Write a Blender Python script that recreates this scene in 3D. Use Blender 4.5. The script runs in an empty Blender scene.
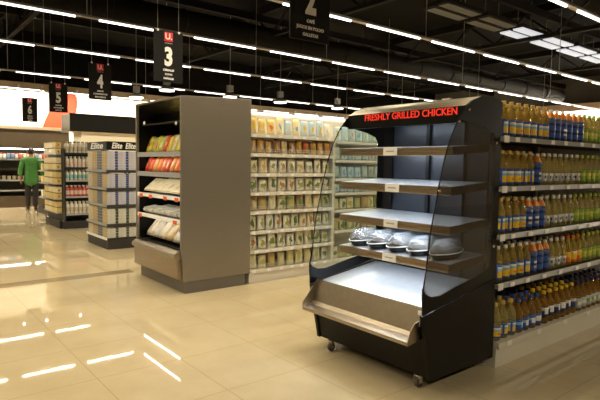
import bpy, bmesh, math, random
from mathutils import Vector, Matrix
random.seed(7)
C = bpy.context.scene.collection
PI = math.pi
R = math.radians

# ------------------------------------------------------------------ materials
def nt(name):
    m = bpy.data.materials.new(name); m.use_nodes = True
    t = m.node_tree; b = t.nodes['Principled BSDF']
    return m, t, b
def setin(b, **k):
    for n, v in k.items():
        b.inputs[n.replace('_', ' ')].default_value = v
def mat(name, col, rough=.5, metal=0., spec=.5, vary=.0, scale=8., trans=0., ior=1.45):
    m, t, b = nt(name)
    setin(b, Base_Color=(*col, 1), Roughness=rough, Metallic=metal, IOR=ior)
    b.inputs['Specular IOR Level'].default_value = spec
    b.inputs['Transmission Weight'].default_value = trans
    if vary:
        tc = t.nodes.new('ShaderNodeTexCoord'); n = t.nodes.new('ShaderNodeTexNoise')
        n.inputs['Scale'].default_value = scale; n.inputs['Detail'].default_value = 4
        r = t.nodes.new('ShaderNodeValToRGB')
        r.color_ramp.elements[0].position = .3; r.color_ramp.elements[1].position = .7
        r.color_ramp.elements[0].color = (*[c*(1-vary) for c in col], 1)
        r.color_ramp.elements[1].color = (*[min(1, c*(1+vary)) for c in col], 1)
        t.links.new(tc.outputs['Object'], n.inputs['Vector'])
        t.links.new(n.outputs['Fac'], r.inputs['Fac'])
        t.links.new(r.outputs['Color'], b.inputs['Base Color'])
    return m
def emit(name, col, s):
    m, t, b = nt(name)
    setin(b, Base_Color=(*[c*.15 for c in col], 1))
    b.inputs['Emission Color'].default_value = (*col, 1); b.inputs['Emission Strength'].default_value = s
    return m
def glass(name, tint=(1, 1, 1), refl=1.45, rough=.02, haze=0., hazecol=(.8, .85, .9)):
    """thin clear sheet: transparent with a Fresnel reflection, optionally a little milky"""
    m = bpy.data.materials.new(name); m.use_nodes = True; t = m.node_tree
    t.nodes.remove(t.nodes['Principled BSDF']); out = t.nodes['Material Output']
    tr = t.nodes.new('ShaderNodeBsdfTransparent'); tr.inputs[0].default_value = (*tint, 1)
    gl = t.nodes.new('ShaderNodeBsdfGlossy'); gl.inputs['Roughness'].default_value = rough
    lw = t.nodes.new('ShaderNodeLayerWeight'); lw.inputs[0].default_value = .5
    pw = t.nodes.new('ShaderNodeMath'); pw.operation = 'POWER'; pw.inputs[1].default_value = 4.
    t.links.new(lw.outputs['Facing'], pw.inputs[0])
    fr = t.nodes.new('ShaderNodeMath'); fr.operation = 'MULTIPLY_ADD'; fr.inputs[1].default_value = .8; fr.inputs[2].default_value = (refl-1)**2/(refl+1)**2
    t.links.new(pw.outputs[0], fr.inputs[0])
    mx = t.nodes.new('ShaderNodeMixShader')
    t.links.new(fr.outputs[0], mx.inputs[0]); t.links.new(gl.outputs[0], mx.inputs[2])
    if haze:
        df = t.nodes.new('ShaderNodeBsdfDiffuse'); df.inputs[0].default_value = (*hazecol, 1)
        m2 = t.nodes.new('ShaderNodeMixShader'); m2.inputs[0].default_value = haze
        t.links.new(tr.outputs[0], m2.inputs[1]); t.links.new(df.outputs[0], m2.inputs[2])
        t.links.new(m2.outputs[0], mx.inputs[1])
    else:
        t.links.new(tr.outputs[0], mx.inputs[1])
    t.links.new(mx.outputs[0], out.inputs[0])
    return m
def printed(name, bases, patches, cover=.5, scale=9., rough=.3):
    """printed pack: wrapper colour with a picture patch on the middle; colours differ from pack to pack"""
    m, t, b = nt(name)
    oi = t.nodes.new('ShaderNodeObjectInfo')
    def ramp(cols, fac):
        r = t.nodes.new('ShaderNodeValToRGB'); r.color_ramp.interpolation = 'CONSTANT'
        e = r.color_ramp.elements
        while len(e) < len(cols): e.new(.5)
        for i, c in enumerate(cols):
            e[i].position = i/len(cols); e[i].color = (*c, 1)
        t.links.new(fac, r.inputs['Fac']); return r.outputs['Color']
    tc = t.nodes.new('ShaderNodeTexCoord')
    no = t.nodes.new('ShaderNodeTexNoise'); no.noise_dimensions = '4D'
    no.inputs['Scale'].default_value = scale; no.inputs['Detail'].default_value = 3
    mul = t.nodes.new('ShaderNodeMath'); mul.operation = 'MULTIPLY'; mul.inputs[1].default_value = 37.
    t.links.new(oi.outputs['Random'], mul.inputs[0]); t.links.new(mul.outputs[0], no.inputs['W'])
    t.links.new(tc.outputs['Generated'], no.inputs['Vector'])
    no.inputs['Scale'].default_value = 3.2
    mp = t.nodes.new('ShaderNodeMapping')
    mp.inputs['Location'].default_value = (-1.0, -1.0, -.9); mp.inputs['Scale'].default_value = (2, 2, 2)
    t.links.new(tc.outputs['Generated'], mp.inputs['Vector'])
    ln = t.nodes.new('ShaderNodeVectorMath'); ln.operation = 'LENGTH'
    sx = t.nodes.new('ShaderNodeVectorMath'); sx.operation = 'MULTIPLY'; sx.inputs[1].default_value = (1.1, 0, 1.1)
    t.links.new(mp.outputs[0], sx.inputs[0]); t.links.new(sx.outputs[0], ln.inputs[0])
    su = t.nodes.new('ShaderNodeMath'); su.operation = 'MULTIPLY_ADD'; su.inputs[1].default_value = 2.4
    t.links.new(no.outputs['Fac'], su.inputs[0])
    ng = t.nodes.new('ShaderNodeMath'); ng.operation = 'MULTIPLY'; ng.inputs[1].default_value = -1.
    t.links.new(ln.outputs['Value'], ng.inputs[0]); t.links.new(ng.outputs[0], su.inputs[2])
    th = t.nodes.new('ShaderNodeMath'); th.operation = 'GREATER_THAN'; th.inputs[1].default_value = 1.15 - cover
    t.links.new(su.outputs[0], th.inputs[0])
    fr = t.nodes.new('ShaderNodeMath'); fr.operation = 'FRACT'; m7 = t.nodes.new('ShaderNodeMath')
    m7.operation = 'MULTIPLY'; m7.inputs[1].default_value = 7.3
    t.links.new(oi.outputs['Random'], m7.inputs[0]); t.links.new(m7.outputs[0], fr.inputs[0])
    mx = t.nodes.new('ShaderNodeMix'); mx.data_type = 'RGBA'
    t.links.new(th.outputs[0], mx.inputs['Factor'])
    t.links.new(ramp(bases, oi.outputs['Random']), mx.inputs['A'])
    t.links.new(ramp(patches, fr.outputs[0]), mx.inputs['B'])
    t.links.new(mx.outputs['Result'], b.inputs['Base Color'])
    b.inputs['Roughness'].default_value = rough
    return m
M = {}
M['black'] = mat('black_paint', (.004, .004, .004), .35, spec=.18)
M['black_satin'] = mat('black_laminate', (.008, .0065, .005), .42, spec=.18, vary=.2, scale=3)
M['black_matt'] = mat('black_matt', (.009, .008, .007), .7, spec=.2)
M['steel'] = mat('brushed_steel', (.74, .70, .63), .22, 1., vary=.05, scale=30)
M['steel_ledge'] = mat('satin_steel', (.40, .34, .26), .34, 1., vary=.05, scale=30)
M['canopy'] = mat('dark_bronze_canopy', (.20, .155, .095), .30, .9)
M['steel_lip'] = mat('bronzed_lip_steel', (.33, .27, .20), .30, 1., vary=.05, scale=30)
M['steel_bright'] = mat('shelf_steel', (.72, .74, .77), .30, .70, vary=.04, scale=20)
M['steel_dark'] = mat('dark_steel', (.30, .33, .38), .35, .6)
M['case_grey'] = mat('grey_metallic_paint', (.27, .235, .19), .36, .55, vary=.04, scale=40)
M['plinth_grey'] = mat('plinth_grey', (.17, .155, .135), .4, .3)
M['white_metal'] = mat('white_enamel', (.72, .68, .58), .35)
M['wire'] = mat('white_wire', (.62, .58, .48), .4)
M['tag_white'] = mat('white_card', (.90, .89, .86), .5)
M['tag_orange'] = mat('orange_card', (.75, .12, .03), .5)
M['dark_shelf'] = mat('charcoal_shelf', (.028, .026, .025), .45)
M['lip_grey'] = mat('grey_price_rail', (.42, .42, .42), .35, .3)
M['rubber'] = mat('castor_rubber', (.10, .09, .08), .6)
M['red_text'] = emit('red_lit_lettering', (.95, .03, .01), .75)
M['white_print'] = mat('white_print', (.82, .82, .80), .5)
M['red_logo'] = mat('red_print', (.62, .015, .012), .45)
M['tube'] = emit('fluorescent_tube', (1., .90, .82), 4.5)
M['led'] = emit('cool_led_strip', (.82, .91, 1.), 38.)
M['led_dim'] = emit('dim_led_strip', (.82, .91, 1.), 26.)
M['led_warm'] = emit('white_led_strip', (1., .93, .80), 14.)
M['disc'] = emit('round_lamp_glow', (1., .92, .78), 5.)
M['wash'] = emit('added_wall_wash', (1., .90, .72), 200.)
M['spot'] = emit('spot_lamp_glow', (1., .93, .80), 12.)
M['troffer'] = emit('troffer_glow', (.90, .93, 1.), .55)
M['unlit'] = mat('unlit_diffuser', (.025, .025, .025), .5)
M['housing'] = mat('light_housing', (.30, .29, .27), .4, .5)
M['ceil'] = mat('ceiling_black', (.0022, .0019, .0016), .95, spec=.1, vary=.4, scale=.6)
M['duct'] = mat('dark_duct', (.0055, .0045, .0036), .8, .0, spec=.15)
M['cream'] = mat('cream_wall', (.84, .78, .62), .6, vary=.03, scale=1.5)
M['cream_low'] = mat('pale_wall', (.84, .77, .60), .6)
M['tan'] = mat('tan_soffit', (.38, .29, .18), .6)
M['brown_dark'] = mat('dark_brown_fascia', (.030, .022, .013), .5)
M['brown'] = mat('brown_fascia', (.075, .053, .030), .4)
M['wall_dark'] = mat('dark_wall', (.05, .045, .04), .7)
M['pinkish'] = mat('pale_bulkhead', (.42, .32, .26), .6)
M['white_wall'] = mat('white_wall', (.82, .80, .75), .6)
M['orange'] = mat('orange_graphic', (.62, .035, .002), .6)
M['oil'] = mat('golden_oil', (.84, .64, .17), .06, spec=.7, trans=.72, ior=1.3)
M['oil_pale'] = mat('pale_oil', (.88, .76, .32), .06, spec=.7, trans=.72, ior=1.3)
M['oil_dark'] = mat('amber_oil', (.66, .38, .07), .06, spec=.7, trans=.72, ior=1.3)
for n, c in dict(blue=(.03, .11, .46), lightblue=(.25, .50, .72), yellow=(.90, .60, .04), orangep=(.80, .20, .02), white=(.86, .86, .82),
                 green=(.25, .42, .05), silver=(.50, .52, .55), navy=(.02, .035, .14), gold=(.70, .50, .14), lime=(.50, .58, .10)).items():
    M['p_'+n] = mat('print_'+n, c, .35)
M['glass'] = glass('case_glass', (.90, .95, .97), 1.5)
M['glass_right'] = glass('dark_case_glass', (.56, .55, .53), 1.42)
M['dome'] = glass('clear_plastic_dome', (.80, .84, .88), 1.42, .16, .16, (.75, .8, .85))
M['food'] = mat('cooked_chicken', (.11, .075, .05), .45, vary=.5, scale=22)

def floor_mat():
    m, t, b = nt('polished_beige_tiles')
    tc = t.nodes.new('ShaderNodeTexCoord'); sp = t.nodes.new('ShaderNodeSeparateXYZ')
    t.links.new(tc.outputs['Object'], sp.inputs[0])
    def line(sock, off, pitch, w):
        a = t.nodes.new('ShaderNodeMath'); a.operation = 'SUBTRACT'; a.inputs[1].default_value = off - w/2
        t.links.new(sock, a.inputs[0])
        d = t.nodes.new('ShaderNodeMath'); d.operation = 'DIVIDE'; d.inputs[1].default_value = pitch
        t.links.new(a.outputs[0], d.inputs[0])
        f = t.nodes.new('ShaderNodeMath'); f.operation = 'FLOORED_MODULO'; f.inputs[1].default_value = 1.
        t.links.new(d.outputs[0], f.inputs[0])
        g = t.nodes.new('ShaderNodeMath'); g.operation = 'LESS_THAN'; g.inputs[1].default_value = w/pitch
        t.links.new(f.outputs[0], g.inputs[0]); return g.outputs[0]
    lx = line(sp.outputs[0], 1.05, .575, .005); ly = line(sp.outputs[1], 2.69, .64, .005)
    mxx = t.nodes.new('ShaderNodeMath'); mxx.operation = 'MAXIMUM'
    t.links.new(lx, mxx.inputs[0]); t.links.new(ly, mxx.inputs[1])
    n = t.nodes.new('ShaderNodeTexNoise'); n.inputs['Scale'].default_value = 2.2; n.inputs['Detail'].default_value = 7
    n.inputs['Roughness'].default_value = .65
    t.links.new(tc.outputs['Object'], n.inputs['Vector'])
    r = t.nodes.new('ShaderNodeValToRGB')
    r.color_ramp.elements[0].position = .3; r.color_ramp.elements[1].position = .75
    r.color_ramp.elements[0].color = (.50, .405, .25, 1); r.color_ramp.elements[1].color = (.58, .48, .305, 1)
    t.links.new(n.outputs['Fac'], r.inputs[0])
    mx = t.nodes.new('ShaderNodeMix'); mx.data_type = 'RGBA'; mx.inputs['B'].default_value = (.40, .30, .17, 1)
    t.links.new(mxx.outputs[0], mx.inputs['Factor']); t.links.new(r.outputs[0], mx.inputs['A'])
    t.links.new(mx.outputs['Result'], b.inputs['Base Color'])
    setin(b, Roughness=.03, IOR=1.55)
    return m
M['floor'] = floor_mat()
M['strip'] = mat('dark_floor_inlay', (.30, .23, .14), .04)

# ------------------------------------------------------------------ mesh helpers
def box(bm, x0, x1, y0, y1, z0, z1, mi=0):
    v = [bm.verts.new(p) for p in ((x0,y0,z0),(x1,y0,z0),(x1,y1,z0),(x0,y1,z0),(x0,y0,z1),(x1,y0,z1),(x1,y1,z1),(x0,y1,z1))]
    for f in ((3,2,1,0),(4,5,6,7),(0,1,5,4),(1,2,6,5),(2,3,7,6),(3,0,4,7)):
        bm.faces.new([v[i] for i in f]).material_index = mi
def prism(bm, poly, axis, a, b):
    """polygon given in the two other axes (xz for y, yz for x, xy for z) swept from a to b"""
    def P(u, w, t): return {'y': (u, t, w), 'x': (t, u, w), 'z': (u, w, t)}[axis]
    A = [bm.verts.new(P(u, w, a)) for u, w in poly]; B = [bm.verts.new(P(u, w, b)) for u, w in poly]
    n = len(poly)
    bm.faces.new(A); bm.faces.new(B[::-1])
    for i in range(n): bm.faces.new([A[(i+1) % n], A[i], B[i], B[(i+1) % n]])
def tube(bm, pts, r, n=8):
    pts = [Vector(p) for p in pts]; rings = []
    for i, p in enumerate(pts):
        d = (pts[min(i+1, len(pts)-1)]-pts[max(i-1, 0)]).normalized()
        a = d.orthogonal().normalized() if i == 0 else (a - d*a.dot(d)).normalized()
        c = d.cross(a)
        rings.append([bm.verts.new(p + (a*math.cos(2*PI*k/n)+c*math.sin(2*PI*k/n))*r) for k in range(n)])
    for i in range(len(rings)-1):
        for k in range(n):
            bm.faces.new([rings[i][k], rings[i][(k+1) % n], rings[i+1][(k+1) % n], rings[i+1][k]])
    bm.faces.new(rings[0][::-1]); bm.faces.new(rings[-1])
def lathe(bm, prof, n=16, c=(0,0,0), mats=None, cap=True):
    rings = [[bm.verts.new((c[0]+r*math.cos(2*PI*k/n), c[1]+r*math.sin(2*PI*k/n), c[2]+z)) for k in range(n)] for r, z in prof]
    for i in range(len(rings)-1):
        for k in range(n):
            f = bm.faces.new([rings[i][k], rings[i][(k+1) % n], rings[i+1][(k+1) % n], rings[i+1][k]]); f.smooth = True
            if mats: f.material_index = mats(i, k)
    if cap:
        bm.faces.new(rings[0][::-1]); bm.faces.new(rings[-1])
def mesh(name, bm, mats, smooth=False):
    me = bpy.data.meshes.new(name)
    bmesh.ops.recalc_face_normals(bm, faces=bm.faces)
    if smooth:
        for f in bm.faces: f.smooth = True
    bm.to_mesh(me); bm.free()
    for m in (mats if isinstance(mats, (list, tuple)) else [mats]): me.materials.append(m)
    return me
def link(name, data, parent=None, loc=(0,0,0), rot=(0,0,0), scale=(1,1,1)):
    o = bpy.data.objects.new(name, data); C.objects.link(o)
    o.location = loc; o.rotation_euler = rot; o.scale = scale
    if parent: o.parent = parent
    return o
def bevel(o, w=.004, s=2):
    m = o.modifiers.new('edge', 'BEVEL'); m.width = w; m.segments = s; m.limit_method = 'ANGLE'; return o
def part(name, bm, m, parent=None, smooth=False, **k):
    return link(name, mesh(name, bm, m, smooth), parent, **k)
def bx(*a):
    bm = bmesh.new(); box(bm, *a); return bm
def pbox(name, m, parent, *a, bev=0):
    o = part(name, bx(*a), m, parent)
    if bev: bevel(o, bev)
    return o
def tag(o, label, cat, group=None):
    o['label'] = label; o['category'] = cat
    if group: o['group'] = group
    return o
def thing(name, label, cat, loc=(0,0,0), rz=0, group=None):
    return tag(link(name, None, None, loc, (0,0,rz)), label, cat, group)
def struct(name, bm, m, parent=None):
    o = part(name, bm, m, parent)
    if not parent: o['kind'] = 'structure'
    return o
ORD = ['zeroth','first','second','third','fourth','fifth','sixth','seventh','eighth','ninth','tenth','eleventh','twelfth','thirteenth','fourteenth',
       'fifteenth','sixteenth','seventeenth','eighteenth','nineteenth','twentieth','twenty-first','twenty-second','twenty-third','twenty-fourth']
def kit(parts):
    """parts: list of (name, mesh, children) -> function placing a copy of the thing"""
    def put(name, label, cat, loc, group, rz=0, tilt=(0,0), sc=1.):
        root = thing(name, label, cat, loc, rz, group)
        root.rotation_euler = (tilt[0], tilt[1], rz); root.scale = (sc, sc, sc) if not isinstance(sc, tuple) else sc
        for n, me, kids in parts:
            o = link(n, me, root)
            for n2, me2 in kids: link(n2, me2, o)
        return root
    return put
def text_mesh(body, size, extrude=.002, bold=0., shear=0., align='CENTER', sx=1.):
    cu = bpy.data.curves.new('lettering', 'FONT'); cu.body = body; cu.size = size; cu.extrude = extrude
    cu.offset = bold; cu.shear = shear; cu.align_x = align; cu.align_y = 'CENTER'; cu.resolution_u = 3
    o = bpy.data.objects.new('lettering', cu); C.objects.link(o)
    dg = bpy.context.evaluated_depsgraph_get(); dg.update()
    me = bpy.data.meshes.new_from_object(o.evaluated_get(dg))
    bpy.data.objects.remove(o); bpy.data.curves.remove(cu)
    if sx != 1.:
        for v in me.vertices: v.co.x *= sx
    return me
def text(name, body, size, m, parent, loc, face='-y', width=None, **k):
    me = text_mesh(body, size, **k)
    if width:
        xs = [v.co.x for v in me.vertices]; f = width/(max(xs)-min(xs))
        for v in me.vertices: v.co.x *= f
    me.materials.clear(); me.materials.append(m)
    rot = (PI/2, 0, 0) if face == '-y' else (PI/2, 0, -PI/2)
    return link(name, me, parent, loc, rot)

# ------------------------------------------------------------------ camera
cam = bpy.data.cameras.new('camera'); co = bpy.data.objects.new('camera', cam); C.objects.link(co)
yaw, pitch, roll = R(51.16), R(-3.9), R(.87)
F = Vector((math.cos(pitch)*math.cos(yaw), math.cos(pitch)*math.sin(yaw), math.sin(pitch)))
r_ = Vector((math.sin(yaw), -math.cos(yaw), 0)); u_ = r_.cross(F)
rt = r_*math.cos(roll)+u_*math.sin(roll); up = -r_*math.sin(roll)+u_*math.cos(roll)
mt = Matrix.Identity(4)
for i in range(3):
    mt[i][0] = rt[i]; mt[i][1] = up[i]; mt[i][2] = -F[i]
mt[2][3] = 1.38
co.matrix_world = mt
cam.sensor_width = 36; cam.lens = 31.5; cam.clip_end = 100; cam.clip_start = .02
bpy.context.scene.camera = co

# ------------------------------------------------------------------ the setting
X0, X1, Y0, Y1, ZC = -7, 22, -7, 18, 5.0
struct('floor', bx(X0, X1, Y0, Y1, -.1, 0), M['floor'])
struct('ceiling', bx(X0, X1, Y0, Y1, ZC, ZC+.1), M['ceil'])
struct('wall_back', bx(X0, X1, Y1, Y1+.1, 0, ZC), M['cream'])
struct('wall_right', bx(X1, X1+.1, Y0, Y1, 0, ZC), M['wall_dark'])
struct('wall_left', bx(X0-.1, X0, Y0, Y1, 0, ZC), M['cream_low'])
struct('wall_front', bx(X0, X1, Y0-.1, Y0, 0, ZC), M['tan'])
struct('trim_1', bx(X0, 2.47, 6.35, 6.56, 0, .0015), M['strip'])                 # dark inlay band in the floor
struct('trim_2', bx(X0, X1, 16.6, Y1, 3.50, ZC), M['ceil'])                      # black bulkhead above the lit wall
struct('trim_3', bx(X0, X1, 16.55, 16.6, 3.36, 3.56), M['tan'])                  # tan soffit edge
struct('trim_4', bx(21.6, X1, -4, 11.0, 3.66, 3.93), M['pinkish'])               # pale bulkhead on the far right wall
struct('trim_5', bx(21.9, X1, -4, 11.0, 1.2, 3.66), M['white_wall'])
# roof structure
k = 6
for x in (-2, 2.5, 7, 11.5, 16):
    bm = bmesh.new()
    box(bm, x-.06, x+.06, Y0, 16.6, 4.78, 4.95); box(bm, x-.05, x+.05, Y0, 16.6, 4.22, 4.30)
    y = Y0
    while y < 16:
        tube(bm, [(x, y, 4.28), (x, y+.7, 4.8)], .025, 6); tube(bm, [(x, y+.7, 4.8), (x, y+1.4, 4.28)], .025, 6); y += 1.4
    struct('trim_%d' % k, bm, M['duct']); k += 1
for y in (1.6, 5.8, 10.2, 13.4):
    struct('trim_%d' % k, bx(X0, X1, y-.05, y+.05, 4.62, 4.78), M['duct']); k += 1
def duct(label, pts, r):
    t = thing('air_duct', label, 'duct', pts[0])
    bm = bmesh.new(); tube(bm, [Vector(p)-Vector(pts[0]) for p in pts], r, 20)
    part('duct_pipe', bm, M['duct'], t, True)
    d = (Vector(pts[1])-Vector(pts[0])); n = int(d.length/1.4)
    for i in range(1, n):
        p = d*i/n; bm = bmesh.new(); e = d.normalized()*.02
        tube(bm, [p-e, p+e], r+.018, 20); part('joint_ring', bm, M['duct'], t, True)
    for i in (0.2, .5, .8):
        p = d*i; pbox('strap', M['black_matt'], t, p.x-.015, p.x+.015, p.y-.004, p.y+.004, p.z+r-.01, p.z+(4.99-pts[0][2]))
duct('dark round air duct under the black ceiling, running above the chicken cabinet', [(1., 3.75, 4.05), (21.5, 3.75, 4.05)], .26)
duct('dark round air duct under the black ceiling, farther back over the packet shelves', [(-1., 9.9, 4.2), (21, 9.9, 4.2)], .24)

# suspended rows of tube lights
ROWW = 230.
ROWS = [(2.76, 'row of tube lights at the top right corner, nearest the camera'), (4.75, 'row of tube lights passing behind the number 2 sign'),
        (6.84, 'row of tube lights passing just behind the number 3 sign'), (8.99, 'third row of tube lights from the top, crossing behind the grey fridge top'),
        (11.9, 'fourth row of tube lights from the top, just above the grey fridge'), (14.6, 'farthest row of tube lights, above the number 5 and 6 signs'),
        (-1.6, 'added row of tube lights behind the camera')]  # last row is unseen, added to light the front faces
bm = bmesh.new(); lathe(bm, [(.018, -.515), (.018, .515)], 12)
me_tube = mesh('lamp_tube', bm, M['tube'])
for v in me_tube.vertices: v.co = (v.co.z, v.co.y, v.co.x*.55)
for y, lab in ROWS:
    xa, n = (-3.05, 18)
    t = thing('suspended_light_row', lab, 'light', (xa, y, 3.14), 0, 'suspended rows of tube lights')
    L = 1.32*n
    bm = bmesh.new(); box(bm, -.2, L, -.035, .035, .010, .035)
    part('housing', bm, M['housing'], t)
    for i in range(n):
        link('lamp_tube', me_tube, t, (.515+1.32*i, 0, .0))
    la = bpy.data.lights.new('row_light', 'AREA'); la.shape = 'RECTANGLE'; la.size = 1.03; la.size_y = .022
    la.energy = ROWW/n; la.color = (1., .86, .60); la.spread = R(155)
    for i in range(n): link('row_light', la, t, (.515+1.32*i, 0, -.02))
    for i in range(0, n, 3):
        bm = bmesh.new(); tube(bm, [(1.17+1.32*i, 0, .03), (1.17+1.32*i, 0, 1.86)], .006, 6)
        part('hanging_wire', bm, M['housing'], t)
# round pendant lamps
DISC = [(5.2, 11.36, 'above the number 3 sign row, leftmost of the line'), (6.87, 11.36, 'over the right edge of the grey fridge'),
        (8.42, 11.36, 'over the left half of the packet shelves'), (10.49, 11.36, 'over the right half of the packet shelves'), (5.2, 13.16, 'just left of the grey fridge top')]
for x, y, lab in DISC:
    t = thing('round_ceiling_lamp', 'small round white hanging lamp ' + lab, 'lamp', (x, y, 3.0), 0, 'small round hanging lamps')
    bm = bmesh.new(); lathe(bm, [(.16, 0), (.17, .012), (.16, .02)], 20); part('diffuser', bm, M['disc'], t, True)
    bm = bmesh.new(); lathe(bm, [(.17, .02), (.17, .05), (.10, .09)], 20); part('lamp_body', bm, M['housing'], t)
    pbox('driver_box', M['housing'], t, -.07, .07, -.05, .05, .14, .30)
    bm = bmesh.new(); tube(bm, [(0,0,.08),(0,0,1.99)], .008, 6); part('rod', bm, M['housing'], t)
# louvred ceiling panels in pairs
n = 0
for i in range(6):
    for j in range(2):
        x = 8.6+1.3*i+.05*j; y = 5.98+.33*j; n += 1
        t = thing('ceiling_light_panel', 'rectangular ceiling light, %s pair from the left, %s row of two' % (ORD[i+1], ('rear', 'front')[1-j]), 'light', (x, y, 4.3), 0, 'paired white ceiling lights')
        pbox('panel_frame', M['black_matt'], t, -.56, .56, -.13, .13, .03, .10)
        pbox('diffuser', M['troffer'] if i > 1 else M['unlit'], t, -.53, .53, -.11, .11, 0, .03)
        bm = bmesh.new(); tube(bm, [(0,0,.09),(0,0,.69)], .008, 6); part('rod', bm, M['housing'], t)
# strips added to wash the back and right walls with light, and the spot track
t = thing('added_soffit_strip', 'added unseen light strip behind the tan soffit, washing the cream back wall', 'light', (X0, 16.75, 3.44))
bm = bmesh.new()
part('lamp_strip', bx(6, 28.5, -.04, .04, 0, .03), M['wash'], t); pbox('housing', M['housing'], t, 6, 28.5, -.06, .06, .03, .06)
t = thing('added_bulkhead_strip', 'long added light strip under the pale bulkhead on the far right wall', 'light', (21.72, 0, 3.60))
part('lamp_strip', bx(-.04, .04, -3.5, 10.8, 0, .03), M['wash'], t); pbox('housing', M['housing'], t, -.06, .06, -3.5, 10.8, .03, .06)
for i, x in enumerate((3.15, 3.75, 4.7, 5.25, 5.8, 11.9, 13, 14.1, 15.2)):
    where = ('%s from the left near sign 6' % ORD[i+1]) if i < 5 else ('%s from the left above the packet shelves' % ORD[i-4])
    t = thing('spot_lamp', 'small white spot lamp on the tan soffit, ' + where, 'lamp', (x, 16.55, 3.46), 0, 'spot lamps on the soffit')
    pbox('bracket', M['tag_white'], t, -.02, .02, -.05, 0, -.02, .02)
    bm = bmesh.new(); tube(bm, [(0,-.03,-.03),(0,-.10,-.14)], .04, 12); part('lamp_head', bm, M['tag_white'], t, True)
    bm = bmesh.new(); tube(bm, [(0,-.10,-.14),(0,-.106,-.15)], .036, 12); part('bulb', bm, M['spot'], t)

# ------------------------------------------------------------------ hanging aisle signs
def sign(num, words, x, y, z0, w, h, lab, logo_txt='U.'):
    t = thing('aisle_sign', lab, 'sign', (x, y, z0), 0, 'hanging aisle number signs')
    bevel(part('panel', bx(-w/2, w/2, -.006, .006, 0, h), M['black_matt'], t), .002)
    lg = pbox('logo', M['red_logo'], t, -.15*w, .15*w, -.009, -.006, h*.80, h*.80+.30*w, bev=.003)
    text('logo_letter', logo_txt, .27*w, M['white_print'], lg, (0, -.010, h*.80+.15*w), extrude=.001, bold=.002)
    text('small_lettering', 'SUPERMERCADO', .035*w, M['white_print'], t, (0, -.007, h*.765), width=.26*w, extrude=.001)
    text('number', num, .52*w*1.5, M['white_print'], t, (0, -.007, h*.485), width=.27*w, extrude=.0015, bold=.012*w/.34)
    for i, s in enumerate(words):
        text('lettering', s, .085*w, M['white_print'], t, (.0, -.007, h*(.235-.083*i)), extrude=.001, bold=.0012)
    for s in (-1, 1):
        bm = bmesh.new(); tube(bm, [(s*w*.36, 0, h), (s*w*.36, 0, 4.99-z0)], .0025, 6); part('hanging_wire', bm, M['housing'], t)
        bm = bmesh.new(); box(bm, s*w*.36-.01, s*w*.36+.01, -.010, .010, h-.012, h+.012); part('clip', bm, M['tag_white'], t)
SIGNS = 1
sign('2', ['CAFÉ', 'JUGOS EN POLVO', 'GALLETAS'], 2.235, 2.7, 2.185, .335, .53, 'black hanging aisle sign with a white number 2, nearest the camera')
sign('3', ['CEREALES', 'SOPAS', 'PAÑALES'], 2.490, 5.4, 2.245, .335, .54, 'black hanging aisle sign with a white number 3, left of the grey fridge top')
sign('4', ['ARROZ', 'CONDIMENTOS', 'ENLATADOS'], 2.74, 8.4, 2.335, .345, .555, 'black hanging aisle sign with a white number 4, third farthest of the signs')
sign('5', ['LIMPIEZA', 'DETERGENTE', 'JABONES'], 2.90, 11.45, 2.355, .355, .585, 'black hanging aisle sign with a white number 5, in front of the orange wall shape')
sign('6', ['BEBIDAS', 'LÁCTEOS', 'JUGOS'], 2.93, 14.15, 2.31, .335, .575, 'smallest black hanging aisle sign with a white number 6 against the lit wall')

# ------------------------------------------------------------------ roast chicken cabinet
CH = thing('chicken_display_case', 'black open-front display cabinet on castors headed FRESHLY GRILLED CHICKEN', 'display case', (2.57, 1.91, 0))
def chp(name, bm, m, parent=CH, smooth=False):
    for v in bm.verts: v.co -= Vector((2.57, 1.91, 0))
    return part(name, bm, m, parent, smooth)
YR, YL = 1.91, 2.965
base_prof = [(2.575, .075), (2.487, .49), (3.262, .625), (3.262, .075)]
for y0 in (YR, YL-.03):
    bm = bmesh.new(); prism(bm, base_prof, 'y', y0, y0+.03); bevel(chp('side_panel', bm, M['black_satin']), .003)
bm = bmesh.new(); prism(bm, [(2.585, .08), (2.535, .33), (2.60, .33), (2.64, .08)], 'y', YR+.031, YL-.031); chp('front_panel', bm, M['black_satin'])
bm = bmesh.new(); box(bm, 2.64, 3.25, YR+.031, YL-.031, .08, .12); chp('bottom_panel', bm, M['black_matt'])
bm = bmesh.new(); prism(bm, [(2.56, .485), (2.60, .515), (3.17, .60), (3.17, .58), (2.61, .49), (2.575, .46)], 'y', YR+.032, YL-.032)
chp('display_deck', bm, M['steel_bright'])
bm = bmesh.new(); box(bm, 3.235, 3.26, YR+.031, YL-.031, .12, 1.80); chp('back_shell', bm, M['black_satin'])
bm = bmesh.new(); box(bm, 3.205, 3.233, YR+.25, YL-.13, .60, 1.74); chp('back_panel', bm, mat('blue_grey_panel', (.016, .020, .028), .32, .2))
for y in (YR+.045, YL-.165, 2.44):
    bm = bmesh.new(); box(bm, 3.185, 3.204, y, y+.03, .60, 1.74); chp('slotted_upright', bm, M['black'])
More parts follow.
